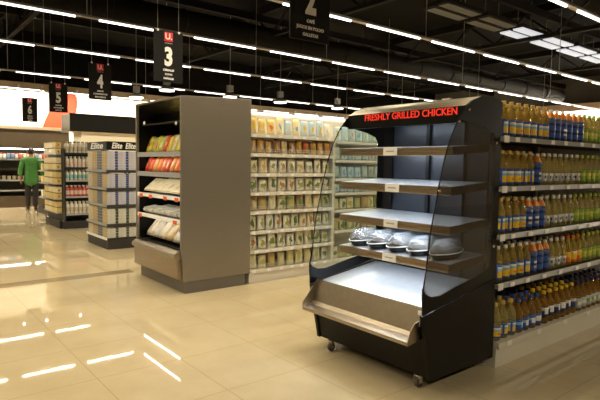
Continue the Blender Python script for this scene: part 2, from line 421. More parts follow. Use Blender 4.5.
# stainless ledge in front
bm = bmesh.new(); prism(bm, [(2.402, .318), (2.402, .340), (2.475, .352), (2.495, .375), (2.545, .525), (2.575, .515), (2.53, .365), (2.50, .333), (2.41, .318)], 'y', YR+.045, YL-.035)
L_ = chp('front_ledge', bm, M['steel_ledge'])
for y0 in (YR+.043, YL-.036):
    bm = bmesh.new(); prism(bm, [(2.400, .316), (2.400, .375), (2.535, .528), (2.545, .528), (2.497, .372), (2.49, .33)] if y0 > 2.5 else
                            [(2.400, .316), (2.400, .338), (2.425, .40), (2.465, .445), (2.505, .452), (2.50, .33)], 'y', y0, y0+.004)
    chp('end_plate', bm, M['steel_ledge'], L_)
bm = bmesh.new(); box(bm, 2.530, 2.536, YR+.05, YR+.075, .475, .505); chp('price_tag', bm, M['tag_white'], L_)
# glass sides, with the black printed border round the clear area
prof_g = [(2.488, .495), (2.478, .62), (2.505, .75), (2.535, .98), (2.590, 1.21), (2.640, 1.40), (2.695, 1.54), (2.765, 1.655),
          (2.835, 1.735), (2.915, 1.795), (3.01, 1.832), (3.13, 1.835), (3.262, 1.812), (3.262, .63)]
bord_in = [(2.48, .66), (2.50, .625), (2.56, .598), (2.64, .595), (3.00, .660), (3.17, .70), (3.19, .73), (3.19, 1.56), (3.16, 1.605), (3.06, 1.635), (2.91, 1.66), (2.80, 1.672), (2.773, 1.665)]
bord = [(2.488, .495), (3.262, .63), (3.262, 1.812), (3.13, 1.835), (3.01, 1.832), (2.915, 1.795), (2.835, 1.735), (2.773, 1.665)]
for y0, g in ((YR+.002, 'glass_right'), (YL-.014, 'glass')):
    o = bmesh.new(); prism(o, prof_g, 'y', y0, y0+.008); gl = chp('side_glass', o, M[g])
    b = bmesh.new()
    inn = [(2.48, .66), (2.50, .625), (2.56, .598), (2.64, .595), (3.00, .660), (3.17, .70), (3.19, .73), (3.19, 1.56), (3.16, 1.605), (3.06, 1.635), (2.91, 1.66), (2.80, 1.672), (2.774, 1.666)]
    out = [(2.479, .60), (2.486, .495), (2.56, .508), (2.64, .522), (3.00, .585), (3.20, .62), (3.262, .63), (3.262, 1.812), (3.13, 1.835), (3.01, 1.832), (2.915, 1.795), (2.835, 1.735), (2.773, 1.667)]
    rows = [[b.verts.new((u, yy, w)) for u, w in loop] for loop, yy in ((inn, y0-.001), (out, y0-.001), (out, y0+.009), (inn, y0+.009))]
    for q in range(4):
        A_, B_ = rows[q], rows[(q+1) % 4]
        for i in range(len(inn)-1): b.faces.new([A_[i], A_[i+1], B_[i+1], B_[i]])
    b.faces.new([r[0] for r in rows]); b.faces.new([r[-1] for r in rows][::-1])
    chp('black_border', b, M['black'], gl)
    q = bmesh.new(); tube(q, [(u-.001, y0+.004, w) for u, w in prof_g[1:9]], .0042, 6); chp('glass_edge', q, M['black'], gl)
    for u, w in ((2.875, 1.735), (2.775, 1.655), (2.535, .83), (2.60, 1.235), (3.20, 1.54), (3.21, .85)):
        q = bmesh.new(); lathe(q, [(.009, -.003), (.009, .003)], 12)
        for v in q.verts: v.co = Vector((u+v.co.x, y0-.004+v.co.z+(.0 if y0 < 2.5 else .015), w+v.co.y))
        chp('glass_bolt', q, M['steel'], gl)
# header
hd = [(2.842, 1.758), (2.865, 1.768), (2.91, 1.795), (3.01, 1.830), (3.13, 1.833), (3.20, 1.82), (3.20, 1.80), (3.0, 1.80), (2.93, 1.775), (2.86, 1.755)]
bm = bmesh.new(); prism(bm, hd, 'y', YR+.012, YL-.016); HD = chp('canopy', bm, M['canopy'], smooth=False)
bm = bmesh.new(); prism(bm, [(2.842, 1.655), (2.842, 1.757), (2.93, 1.774), (3.20, 1.798), (3.20, 1.755), (2.96, 1.70), (2.87, 1.655)], 'y', YR+.012, YL-.016)
fa = chp('header_sign', bm, M['black'])
tx = text('lettering', 'FRESHLY GRILLED CHICKEN', .066, M['red_text'], fa, (2.8405-2.57, 2.372-1.91, 1.727), face='-x', width=.80, extrude=.0012, bold=.0009)
bm = bmesh.new(); box(bm, 2.90, 2.915, YR+.05, YL-.06, 1.664, 1.676); chp('lamp_strip', bm, M['led_dim'], fa)
# shelves
for i, z in enumerate((1.50, 1.25, 1.003, .764)):
    bm = bmesh.new(); prism(bm, [(2.79, z-.048), (2.768, z-.046), (2.768, z), (2.775, z+.003), (3.18, z+.028), (3.18, z+.010), (2.80, z-.016)], 'y', YR+.035, YL-.035)
    s = chp('shelf', bm, M['steel_bright'])
    bm = bmesh.new()
    prism(bm, [(2.762, z-.052), (2.758, z-.046), (2.758, z-.028), (2.765, z-.026), (2.765, z-.020), (2.758, z-.018), (2.758, z+.001), (2.767, z+.003), (2.767, z-.052)], 'y', YR+.03, YL-.03)
    chp('front_lip', bm, M['steel_lip'], s)
    for y0 in (YR+.03, YL-.034):
        bm = bmesh.new(); prism(bm, [(2.768, z-.050), (2.768, z+.003), (3.18, z+.030), (3.18, z-.02)], 'y', y0, y0+.004); chp('end_cheek', bm, M['steel_lip'], s)
    yc = (2.44, 2.415, 2.42, 2.425)[i]
    bm = bmesh.new(); box(bm, 2.753, 2.757, yc-.062, yc+.062, z-.050, z+.006); tg = chp('price_tag', bm, M['tag_white'], s)
    bm = bmesh.new(); box(bm, 2.752, 2.753, yc-.035, yc+.035, z-.026, z-.018); chp('price_print', bm, M['lip_grey'], tg)
    bm = bmesh.new(); box(bm, 2.812, 2.832, YR+.05, YL-.06, z-.034, z-.020); chp('lamp_strip', bm, M['led'], s)
# castors
for x, y in ((2.59, 2.82), (2.60, 2.02), (3.19, 2.02), (3.19, 2.82)):
    c = link('castor', None, CH, (x-2.57, y-1.91, 0))
    bm = bmesh.new(); lathe(bm, [(.028, -.011), (.032, -.008), (.032, .008), (.028, .011)], 16)
    for v in bm.verts: v.co = Vector((v.co.x, v.co.z, v.co.y+.032))
    part('wheel', bm, M['rubber'], c, True)
    bm = bmesh.new(); box(bm, -.014, .014, -.018, -.013, .026, .078); box(bm, -.014, .014, .013, .018, .026, .078); box(bm, -.02, .02, -.02, .02, .07, .080)
    part('fork', bm, M['steel'], c)
# five domed chicken trays on the lowest shelf
def dome_tpl():
    ns, nr = 40, 8; L, W, H = .138, .085, .086
    def rim(a):
        ca, sa = math.cos(a), math.sin(a)
        r = 1 + .10*abs(ca)**6
        return L*ca*r, W*sa*(1 - .05*ca*ca)
    bm = bmesh.new(); rings = []
    for j in range(nr+1):
        f = j/nr; s = math.cos(f*PI/2)**.62; z = .042 + H*math.sin(f*PI/2)
        rr = []
        for kk in range(ns):
            x, y = rim(2*PI*kk/ns); rib = 1 + .022*math.cos(kk*PI)*math.sin(f*PI)
            rr.append(bm.verts.new((x*s*rib, y*s*rib, z)))
        rings.append(rr)
    for j in range(nr):
        for kk in range(ns): bm.faces.new([rings[j][kk], rings[j][(kk+1) % ns], rings[j+1][(kk+1) % ns], rings[j+1][kk]])
    dome = mesh('lid', bm, M['dome'], True)
    bm = bmesh.new(); pr = [rim(2*PI*kk/ns) for kk in range(ns)]
    tube(bm, [(x*1.03, y*1.04, .043) for x, y in pr+pr[:1]], .0035, 6); rimm = mesh('lid_rim', bm, M['p_white'], True)
    bm = bmesh.new(); rings = []
    for s, z in ((.80, 0), (.84, .004), (1.0, .038), (1.02, .040), (.97, .040), (.80, .012), (.3, .010)):
        rings.append([bm.verts.new((x*s, y*s, z)) for x, y in pr])
    for j in range(len(rings)-1):
        for kk in range(ns): bm.faces.new([rings[j][kk], rings[j][(kk+1) % ns], rings[j+1][(kk+1) % ns], rings[j+1][kk]])
    bm.faces.new(rings[0][::-1]); bm.faces.new(rings[-1])
    tray = mesh('tray', bm, M['black'])
    bm = bmesh.new(); bmesh.ops.create_uvsphere(bm, u_segments=18, v_segments=10, radius=1)
    for v in bm.verts:
        b_ = v.co.copy(); v.co = Vector((b_.x*.098, b_.y*.062*(1-.2*b_.x), .052+b_.z*.040))
    for sy in (-1, 1):
        mm = bmesh.ops.create_uvsphere(bm, u_segments=12, v_segments=8, radius=1)
        for v in mm['verts']: v.co = Vector((v.co.x*.052-.035, v.co.y*.026+sy*.042, v.co.z*.026+.045))
    bird = mesh('roast_chicken', bm, M['food'], True)
    return tray, bird, dome, rimm
tr, bi, do, ri = dome_tpl()
put_dome = kit([('tray', tr, []), ('roast_chicken', bi, []), ('lid', do, [('lid_rim', ri)])])
for i, y in enumerate((2.818, 2.632, 2.446, 2.260, 2.074)):
    put_dome('chicken_tray', 'black food tray with clear domed lid, %s from the left of the five' % ORD[i+1], 'food tray', (2.925, y, .7775), 'domed chicken trays on the lowest shelf', random.uniform(-.02, .02), (0, -.06))

# ------------------------------------------------------------------ gondola with oil bottles
OX = 3.275
OG = thing('oil_shelving', 'white shelving unit full of cooking oil bottles, behind the chicken cabinet', 'shelving', (OX, 1.895, 0))
def loc_part(name, bm, m, root, smooth=False, parent=None):
    for v in bm.verts: v.co -= root.location
    return part(name, bm, m, parent or root, smooth)
OE = 7.2
loc_part('plinth', bx(OX, OE, 1.897, 2.86, 0, .135), M['white_metal'], OG)
loc_part('base_shelf', bx(OX, OE, 1.875, 2.87, .135, .175), M['white_metal'], OG)
loc_part('back_panel', bx(OX, OE, 2.365, 2.385, .175, 1.86), M['dark_shelf'], OG)
for x in (OX, 4.60, OE-.03):
    loc_part('upright', bx(x, x+.03, 2.34, 2.41, .175, 1.88), M['white_metal'], OG)
for z in (1.585, 1.25, .925, .59):
    s = loc_part('shelf', bx(OX+.0, OE, 1.90, 2.36, z-.022, z), M['dark_shelf'], OG)
    bm = bmesh.new(); prism(bm, [(1.872, z-.032), (1.872, z-.028), (1.884, z+.002), (1.889, z+.002), (1.899, z-.002), (1.899, z-.032)], 'x', OX-.045, OE)
    rail = loc_part('price_rail', bm, M['lip_grey'], OG, parent=s)
    loc_part('rail_end', bx(OX-.050, OX+.012, 1.868, 1.871, z-.040, z+.006), M['tag_white'], OG, parent=s)
    for kk in range(9):
        x = OX+.10+.245*kk + random.uniform(-.04, .04)
        loc_part('price_tag', bx(x, x+.055, 1.866, 1.870, z-.031, z-.001), M['tag_white'], OG, parent=s)
for kk in range(5):
    x = OX+.10+.42*kk
    loc_part('price_tag', bx(x, x+.06, 1.870, 1.8745, .138, .172), M['tag_white'], OG)

def bottle_tpl(h, r, liquid, capm, lab, lz0, lz1, rows, waist=.6):
    """rows: label colours from bottom to top, each a list of materials round the front; front faces the shopper"""
    n = 16
    bm = bmesh.new()
    lathe(bm, [(r*.86, 0), (r, .008), (r, h*waist), (r*.93, h*(waist+.06)), (r*.55, h*(waist+.19)), (r*.38, h*(waist+.25)), (r*.36, h*.90)], n)
    body = mesh('bottle_body', bm, M[liquid])
    bm = bmesh.new(); lathe(bm, [(r*.40, h*.90), (r*.43, h*.905), (r*.43, h*.99), (r*.38, h)], n); cap = mesh('cap', bm, M[capm])
    names = sorted({c for row in rows for c in row})
    prof = [(r*1.012, lz0+(lz1-lz0)*i/len(rows)) for i in range(len(rows)+1)]
    prof = [(r*.99, lz0)] + prof + [(r*.99, lz1)]
    def mi(i, kk):
        row = rows[min(max(i-1, 0), len(rows)-1)]; return names.index(row[kk % len(row)])
    bm = bmesh.new(); lathe(bm, prof, n, mats=mi, cap=False)
    lb = mesh('label', bm, [M[c] for c in names])
    return kit([('bottle_body', body, []), ('cap', cap, []), ('label', lb, [])])
W, B, Y, LB, O_ = 'p_white', 'p_blue', 'p_yellow', 'p_lightblue', 'p_orangep'
def sunrow(c, s, w=2): return [s if (kk % 8) in (4, 5, 6, 3)[:w+1] else c for kk in range(16)]
EDG = [(kk % 8) == 0 for kk in range(16)]
A_rows = [[B]*16, [B if e else Y for e in EDG], [B if e else (O_ if kk % 8 in (4, 5) else Y) for kk, e in enumerate(EDG)], [B if e else Y for e in EDG], [B if e else LB for e in EDG], [B if e else W for e in EDG], [B]*16]
KA = bottle_tpl(.245, .0350, 'oil', 'p_gold', 1, .012, .118, A_rows)
KW = bottle_tpl(.245, .0350, 'oil', 'p_white', 1, .012, .118, A_rows)
B_rows = [['p_navy']*16, [B]*16, sunrow(B, 'p_silver', 2), ['p_navy']*16, sunrow(B, W, 2), [B]*16, ['p_navy']*16, [B]*16]
KB0 = bottle_tpl(.235, .036, 'oil', 'p_white', 1, .008, .150, B_rows, .66)
C_rows = [sunrow('p_silver', W, 2), ['p_navy' if kk % 3 == 0 else 'p_silver' for kk in range(16)], [W if kk % 2 else 'p_silver' for kk in range(16)]]
KC = bottle_tpl(.240, .0325, 'oil_pale', 'p_white', 1, .03, .09, C_rows)
G_rows = [['p_green']*16, sunrow('p_green', 'p_lime', 3), sunrow('p_lime', Y, 2), ['p_green']*16]
KG = bottle_tpl(.240, .0340, 'oil_pale', 'p_lime', 1, .02, .115, G_rows)
KO = bottle_tpl(.235, .0345, 'oil', 'p_orangep', 1, .02, .11, [[O_]*16, sunrow(O_, Y, 3), [Y]*16, sunrow(Y, W, 2)])
KBIG = bottle_tpl(.262, .0405, 'oil_pale', 'p_gold', 1, .02, .105, A_rows)
KD = bottle_tpl(.245, .041, 'oil_dark', 'p_blue', 1, .02, .10, [[B]*16, sunrow(B, W, 3), sunrow('p_lightblue', W, 3), [B]*16])
KY = bottle_tpl(.250, .041, 'oil_dark', 'p_yellow', 1, .05, .125, [['p_navy']*16, sunrow('p_navy', W, 3), sunrow('p_silver', W, 3)])
KE = bottle_tpl(.245, .041, 'oil_dark', 'p_navy', 1, .03, .11, [['p_silver']*16, sunrow('p_green', W, 3), ['p_silver']*16])
# blue bottle carries an orange topped shrink sleeve on its shoulder
def sleeve(h, r):
    bm = bmesh.new(); lathe(bm, [(r*.96, h*.665), (r*.97, h*.72), (r*.62, h*.86), (r*.45, h*.90)], 16, mats=lambda i, kk: (0 if i == 0 else (1 if kk % 4 else 2)), cap=False)
    return mesh('shoulder_sleeve', bm, [M['p_blue'], M['p_orangep'], M['p_yellow']])
slv = sleeve(.237, .0365)
def KB(*a, **k):
    r = KB0(*a, **k); link('shoulder_sleeve', slv, r); return r
DESC = {'A': ('golden oil bottle, sunny blue label', KA), 'W': ('white capped golden oil bottle', KW), 'B': ('dark blue wrapped bottle', KB),
        'C': ('pale oil bottle, silver label', KC), 'G': ('pale oil bottle, green label', KG), 'O': ('oil bottle with orange label', KO),
        'L': ('large gold capped bottle', KBIG), 'D': ('amber oil bottle with blue cap', KD), 'Y': ('amber oil bottle with yellow cap', KY), 'E': ('amber oil bottle with dark cap', KE)}
OILS = [('top', 1.585, 'AAAAAAABBBBBBGGGGGGGGG', 2, .095), ('second', 1.25, 'AAAAABCCCCCCCGGGGGGGGG', 2, .095),
        ('third', .925, 'AAAABBBCCCCCGGGGGGGGGG', 2, .095), ('fourth', .59, 'WWWWWBBBCCCOOOGGGGGGGG', 2, .095),
        ('bottom', .175, 'LLLDDDDYYYYYYEEEEEEEEE', 3, .097)]
for nm, z, seq, depth, pitch in OILS:
    for d in range(depth):
        cnt = {}
        for i, ch in enumerate(seq):
            x = OX+.06+pitch*i + random.uniform(-.004, .004)
            if x > 5.5: break
            cnt[ch] = cnt.get(ch, 0)+1
            desc, kf = DESC[ch]
            kf('oil_bottle', '%s, %s from the left, %s row, %s oil shelf' % (desc, ORD[i+1], ('front', 'second', 'third')[d], nm), 'bottle',
               (x, 1.946+.088*d + random.uniform(-.003, .003), z+.0015), 'cooking oil bottles on the %s shelf' % nm, random.uniform(-.8, .8))

# ------------------------------------------------------------------ gondola with soup packets
PX, PE = 3.29, 5.95
PG = thing('packet_shelving', 'white wire-fronted shelving full of food packets, between fridge and chicken cabinet', 'shelving', (PX, 5.0, 0))
loc_part('plinth', bx(PX, PE, 5.0, 5.98, 0, .115), M['white_metal'], PG)
loc_part('back_panel', bx(PX, PE, 5.42, 5.44, .115, 1.98), M['white_metal'], PG)
for x in (PX, 4.555, 5.91):
    loc_part('upright', bx(x, x+.04, 5.0 if x == 4.555 else 5.38, 5.42, .115, 2.0 if x != 4.555 else 1.72), M['white_metal'], PG)
pouch_veg = printed('vegetable_pouch', [(.84, .80, .62), (.88, .86, .74), (.72, .66, .40), (.85, .81, .62)], [(.16, .22, .04), (.30, .30, .06), (.36, .18, .05), (.08, .13, .03)], .52)
pouch_dark = printed('green_pouch', [(.34, .38, .16), (.60, .56, .28), (.46, .30, .14), (.76, .70, .44)], [(.42, .40, .12), (.50, .42, .10), (.12, .18, .04), (.62, .54, .32)], .5)
pouch_cream = printed('cream_pouch', [(.88, .84, .68), (.82, .82, .68), (.70, .78, .78), (.86, .74, .46)], [(.55, .40, .10), (.30, .32, .12), (.55, .28, .06), (.20, .26, .09)], .46)
pouch_bright = printed('bright_pouch', [(.80, .58, .18), (.84, .80, .68), (.76, .32, .10), (.50, .66, .76), (.84, .72, .40)], [(.70, .16, .05), (.20, .34, .50), (.72, .50, .08), (.62, .60, .50)], .38)
pouch_blue = printed('bluish_pouch', [(.48, .62, .68), (.60, .68, .68), (.40, .52, .50), (.66, .74, .66)], [(.20, .34, .42), (.40, .46, .20), (.60, .22, .16), (.56, .58, .50)], .36)
pouch_red = printed('spicy_pouch', [(.55, .30, .06), (.60, .12, .04), (.30, .14, .05), (.66, .50, .30)], [(.20, .28, .05), (.70, .50, .10), (.62, .14, .04), (.74, .66, .50)], .36)
def pouch_mesh(name, w, h, t, m, nx=6, nz=8):
    bm = bmesh.new(); g = {}
    for s in (-1, 1):
        for i in range(nx+1):
            for j in range(nz+1):
                u, v = i/nx*2-1, j/nz*2-1
                edge = (i in (0, nx)) or (j in (0, nz))
                if s == 1 and edge: g[s, i, j] = g[-1, i, j]; continue
                d = t/2*max(0, (1-u**4)*(1-v**6))**.6
                x = u*w/2*(1-.05*(1-v*v)); z = (v+1)/2*h
                g[s, i, j] = bm.verts.new((x, s*d, z))
        for i in range(nx):
            for j in range(nz):
                bm.faces.new([g[s, i, j], g[s, i+1, j], g[s, i+1, j+1], g[s, i, j+1]])
    return mesh(name, bm, m, True)
shelves_p = [('top', 1.712, .215, pouch_bright, 'bright printed packet'), ('second', 1.490, .185, pouch_red, 'brown and yellow packet'), ('third', 1.262, .185, pouch_cream, 'cream packet'),
             ('fourth', 1.045, .185, pouch_veg, 'clear vegetable packet'), ('fifth', .828, .188, pouch_dark, 'dark green vegetable packet'), ('sixth', .598, .192, pouch_veg, 'pale vegetable packet'),
             ('seventh', .376, .188, pouch_veg, 'clear bean packet'), ('bottom', .150, .188, pouch_dark, 'brown and green packet')]
def wire_front(name, x0, x1, y, z, h, root, parent):
    bm = bmesh.new()
    for zz in (z+.004, z+h*.5, z+h): tube(bm, [(x0, y, zz), (x1, y, zz)], .0022, 5)
    n = int((x1-x0)/.026)
    for i in range(n+1):
        x = x0+(x1-x0)*i/n; tube(bm, [(x, y, z), (x, y, z+h)], .0016, 4)
    return loc_part(name, bm, M['wire'], root, parent=parent)
for nm, z, h, pm, desc in shelves_p:
    s = loc_part('shelf', bx(PX+.002, 4.553, 5.0, 5.41, z-.02, z), M['white_metal'], PG)
    loc_part('price_rail', bx(PX+.002, 4.553, 4.978, 4.999, z-.032, z+.004), M['white_metal'], PG, parent=s)
    for kk in range(7):
        x = PX+.05+.178*kk+random.uniform(-.03, .03)
        loc_part('price_tag', bx(x, x+.05, 4.972, 4.977, z-.030, z+.001), M['tag_white'], PG, parent=s)
    wire_front('wire_fence', PX+.01, 4.55, 4.985, z+.004, .055, PG, s)
    w = (.115, .100, .118, .125, .128, .112, .122, .126)[shelves_p.index((nm, z, h, pm, desc))]
    n = int((4.55-PX-.01)/(w+.008))
    mes = [pouch_mesh('food_packet', w*.97, h*f, .045, pm) for f in (1., .93, .86)]
    for d in range(1):
        for i in range(n):
            x = PX+.006+(4.546-PX)/n*(i+.5)
            o = link('food_packet', random.choice(mes), None, (x, 5.048+.055*d, z+.002), (R(-5), random.uniform(-.03, .03), random.uniform(-.14, .14)))
            tag(o, '%s, %s from left on the %s wire shelf before the white post' % (desc, ORD[i+1], nm), 'packet', 'food packets on the %s wire shelf' % nm)
for nm, z, h, desc in (('top', 1.682, .20, 'pale blue packet'), ('second', 1.440, .18, 'bluish printed packet'), ('third', 1.200, .18, 'pale bluish packet'), ('fourth', 1.015, .13, 'small bluish packet'),
                       ('fifth', .79, .17, 'grey green packet'), ('sixth', .52, .17, 'greenish packet'), ('bottom', .150, .17, 'mixed coloured packet')):
    s = loc_part('shelf', bx(4.597, 5.908, 5.0, 5.41, z-.02, z), M['white_metal'], PG)
    loc_part('price_rail', bx(4.597, 5.908, 4.980, 4.999, z-.030, z+.004), M['white_metal'], PG, parent=s)
    mes = [pouch_mesh('food_packet', .122, h*f, .045, pouch_blue if z > .9 else pouch_dark) for f in (1., .9)]
    for i in range(10):
        o = link('food_packet', random.choice(mes), None, (4.665+.130*i, 5.05, z+.002), (R(-5), 0, random.uniform(-.08, .08)))
        tag(o, '%s, %s right of the post, %s shelf behind cabinet glass' % (desc, ORD[i+1], nm), 'packet', 'packets behind the cabinet glass')

# ------------------------------------------------------------------ grey open fridge at the aisle end
FR = thing('open_fridge', 'tall grey open-front fridge with lit shelves of packed food, under sign 3', 'fridge', (2.47, 4.97, 0))
def fp(name, bm, m, parent=None, smooth=False): return loc_part(name, bm, m, FR, smooth, parent)
for y0 in (4.97, 6.155):
    bm = bmesh.new(); prism(bm, [(2.455, .127), (2.448, .37), (2.43, .42), (2.43, 2.062), (3.285, 2.098), (3.285, .127)], 'y', y0, y0+.035)
    bevel(fp('side_panel', bm, M['case_grey']), .006)
fp('plinth', bx(2.487, 3.225, 4.985, 6.18, 0, .125), M['plinth_grey'])
bm = bmesh.new(); prism(bm, [(2.43, 2.045), (2.43, 2.062), (3.285, 2.098), (3.285, 2.06)], 'y', 5.006, 6.154); fp('top_panel', bm, M['case_grey'])
bm = bmesh.new(); prism(bm, [(2.445, 2.042), (2.56, 2.00), (2.64, 1.95), (2.66, 1.965), (2.58, 2.05)], 'y', 5.010, 6.150); fp('canopy', bm, M['steel'])
bm = bmesh.new(); prism(bm, [(2.645, 1.948), (2.985, 1.60), (2.995, 1.61), (2.665, 1.96)], 'y', 5.010, 6.150); fp('mirror_panel', bm, M['black'])
for y0 in (5.0055, 6.1515):
    bm = bmesh.new(); prism(bm, [(2.46, .46), (2.46, 2.03), (2.99, 2.03), (2.99, .46)], 'y', y0, y0+.003); fp('side_liner', bm, M['black'])
bm = bmesh.new(); box(bm, 3.0, 3.27, 5.006, 6.154, .13, 2.05); fp('back_panel', bm, M['black'])
bm = bmesh.new(); prism(bm, [(2.452, .135), (2.395, .165), (2.393, .365), (2.46, .365), (2.48, .135)], 'y', 5.006, 6.154); fp('front_panel', bm, mat('bronze_steel', (.36, .30, .22), .30, .9, vary=.05, scale=30))
bm = bmesh.new(); prism(bm, [(2.395, .368), (2.368, .378), (2.360, .40), (2.372, .425), (2.41, .452), (2.45, .455), (2.45, .368)], 'y', 5.0, 6.16); bevel(fp('bumper_rail', bm, M['steel_ledge']), .004)
bm = bmesh.new(); prism(bm, [(2.455, .43), (2.455, .47), (2.475, .47), (2.485, .44), (2.99, .455), (2.99, .43)], 'y', 5.006, 6.154); fp('bottom_deck', bm, M['black_matt'])
bb = bmesh.new(); tube(bb, [(2.51, 5.012, 1.815), (2.51, 6.148, 1.815)], .012, 10); bar = fp('dot_bar', bb, M['black'])  # added bar carrying two white dots that stand in for bright glints
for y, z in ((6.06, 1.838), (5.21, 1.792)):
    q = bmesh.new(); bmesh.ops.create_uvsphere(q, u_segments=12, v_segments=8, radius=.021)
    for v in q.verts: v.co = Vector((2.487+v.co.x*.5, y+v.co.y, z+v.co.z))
    fp('white_dot', q, M['tag_white'], bar, True)
FS = [1.485, 1.262, 1.012, .772]
for i, z in enumerate(FS):
    dx = (.10, .06, .0, .0)[i]
    s = fp('shelf', bx(2.452, 2.995, 5.01, 6.15, z-.018, z), M['steel_dark'])
    bm = bmesh.new(); dz = .045 if i < 2 else .034; prism(bm, [(2.432, z-dz), (2.438, z+.008), (2.446, z+.008), (2.450, z-dz)], 'y', 5.01, 6.15)
    fp('price_rail', bm, M['lip_grey'] if i < 2 else M['tag_white'], s)
    fp('lamp_strip', bx(2.500, 2.507, 5.03, 6.13, z-.030, z-.019) if i >= 2 else bx(2.453, 2.461, 5.03, 6.13, z-.028, z-.019), M['led_warm'], s)
    if i >= 2:
        for y in ((5.08, 5.36, 5.75, 6.02) if i == 2 else (5.12, 6.05)):
            fp('price_tag', bx(2.426, 2.431, y-.04, y+.04, z-.045, z-.005), M['tag_orange'], s)
def pack_mesh(name, w, h, t, m, b=.010):
    bm = bmesh.new(); box(bm, -w/2, w/2, -t/2, t/2, 0, h); bmesh.ops.bevel(bm, geom=bm.edges[:], offset=b, segments=2, affect='EDGES'); return mesh(name, bm, m)
cheese = printed('cheese_wrap', [(.75, .58, .05), (.68, .60, .10), (.40, .50, .10), (.62, .06, .04), (.72, .66, .40)], [(.55, .30, .03), (.60, .08, .03), (.74, .66, .30), (.74, .50, .05)], .34)
meat = printed('meat_wrap', [(.62, .05, .02), (.70, .14, .03), (.66, .26, .05), (.55, .06, .03)], [(.72, .40, .08), (.62, .20, .06), (.74, .55, .25), (.60, .10, .03)], .40)
pale = printed('pale_wrap', [(.74, .64, .42), (.70, .58, .34), (.76, .70, .52)], [(.62, .46, .22), (.76, .70, .52), (.55, .42, .24)], .25)
greyp = printed('grey_wrap', [(.66, .62, .52), (.58, .54, .46), (.70, .66, .55)], [(.45, .40, .32), (.70, .64, .50), (.40, .30, .20)], .20)
bagm = printed('bag_wrap', [(.78, .70, .54), (.74, .62, .40), (.72, .68, .60), (.66, .50, .26)], [(.76, .56, .26), (.80, .74, .62), (.60, .44, .22), (.30, .22, .14)], .20)
TILT = R(-38)
me1 = [pouch_mesh('cheese_packet', .100, .215*f, .042, cheese) for f in (1, .92)]
me2 = [pouch_mesh('sausage_packet', .100, .182*f, .042, meat) for f in (1, .94)]
# packs lean back on the shelves and face the aisle (-x): turn them by -90 degrees
def lean(o, a, rz=0): o.rotation_euler = (Matrix.Rotation(-PI/2+rz, 4, 'Z') @ Matrix.Rotation(a, 4, 'X')).to_euler()
FROW = (('cheese_packet', me1, 'bright cheese packet', FS[0], 'top', R(-22)), ('sausage_packet', me2, 'reddish sausage packet', FS[1], 'second', R(-22)))
for nm, me, desc, z, sh, a in FROW:
    for d in range(2):
        for i in range(10):
            o = link(nm, me[(i*7+d) % 2], None, (2.525+.12*d+(.02 if sh == 'top' else .0), 6.085-.1125*i, z+.006+.012*d))
            lean(o, a, random.uniform(-.08, .08))
            tag(o, '%s, %s from the left, %s row, %s fridge shelf' % (desc, ORD[i+1], ('front', 'back')[d], sh), 'packet', 'packets leaning on the %s fridge shelf' % sh)
mp = pack_mesh('cream_packet', .150, .235, .026, pale, .012)
for i in range(6):
    for d in range(2):
        o = link('cream_packet', mp, None, (2.49+.17*d, 5.985-.1755*i, FS[2]+.030)); lean(o, R(-54), .25)
        tag(o, 'cream flat packet, %s from the left, %s row, third fridge shelf' % (ORD[i+1], ('front', 'back')[d]), 'packet', 'cream packets on the third fridge shelf')
mp = pack_mesh('grey_packet', .138, .165, .055, greyp, .014)
for i in range(7):
    for d in range(2):
        o = link('grey_packet', mp, None, (2.49+.18*d, 6.06-.157*i, FS[3]+.036)); lean(o, R(-80), random.uniform(-.06, .06))
        tag(o, 'low pale grey packet, %s from the left, %s row, fourth fridge shelf' % (ORD[i+1], ('front', 'back')[d]), 'packet', 'pale packets on the fourth fridge shelf')
mb = [pouch_mesh('white_bag', .168, .30, .08, bagm), pouch_mesh('white_bag', .160, .26, .085, bagm)]
for i in range(6):
    for d in range(2):
        o = link('white_bag', mb[(i+d) % 2], None, (2.53+.23*d, 6.03-.183*i, .500+.02*d)); lean(o, R(-40-2*d), random.uniform(-.06, .06))
        tag(o, 'crumpled pale bag, %s from the left, %s row, bottom of the fridge' % (ORD[i+1], ('front', 'back')[d]), 'bag', 'bags in the bottom of the fridge')

# ------------------------------------------------------------------ Elite boxed stand
EX, EY = 2.77, 8.21
EL = thing('boxed_goods_stand', 'dark shelving stand of stacked boxes headed Elite, left of the grey fridge', 'shelving', (EX, EY, 0))
def ep(name, bm, m, parent=None): return loc_part(name, bm, m, EL, False, parent)
ep('plinth', bx(EX, EX+1.3, EY, EY+.98, 0, .165), M['dark_shelf'])
EZ = [(1.245, 7), (.965, 7), (.70, 7), (.40, 5), (.180, 4)]
for z, n in EZ:
    s = ep('shelf', bx(EX-.01, EX+1.3, EY-.01, EY+.98, z-.045 if z > .2 else .166, z-.002), M['dark_shelf'])
    ep('price_rail', bx(EX-.025, EX-.011, EY, EY+.98, z-.035 if z > .2 else .150, z+.006), M['tag_white'] if z < .3 else M['lip_grey'], s)
for a, b, c, d in ((.50, .53, .42, .45), (.50, .53, .60, .63), (1.25, 1.28, .42, .45)):
    ep('upright', bx(EX+a, EX+b, EY+c, EY+d, .166, 1.55), M['dark_shelf'])
ep('header_board', bx(EX+.02, EX+1.25, EY+.02, EY+.04, 1.553, 1.690), M['black'])
fb = ep('header_board', bx(EX+.0, EX+.019, EY+.02, EY+.97, 1.553, 1.690), M['black'])
hb = [c for c in EL.children if c.name.startswith('header_board')][0]
for x in (.16, .375, .60, .85): 
    text('lettering', 'Elite', .125, M['white_print'], hb, (x, .0185, .0+1.622), width=.165, shear=.25, extrude=.001, bold=.003)
text('lettering', 'Elite', .135, M['white_print'], fb, (-.0015, .5, 1.622), face='-x', width=.62, shear=.25, extrude=.001, bold=.003)
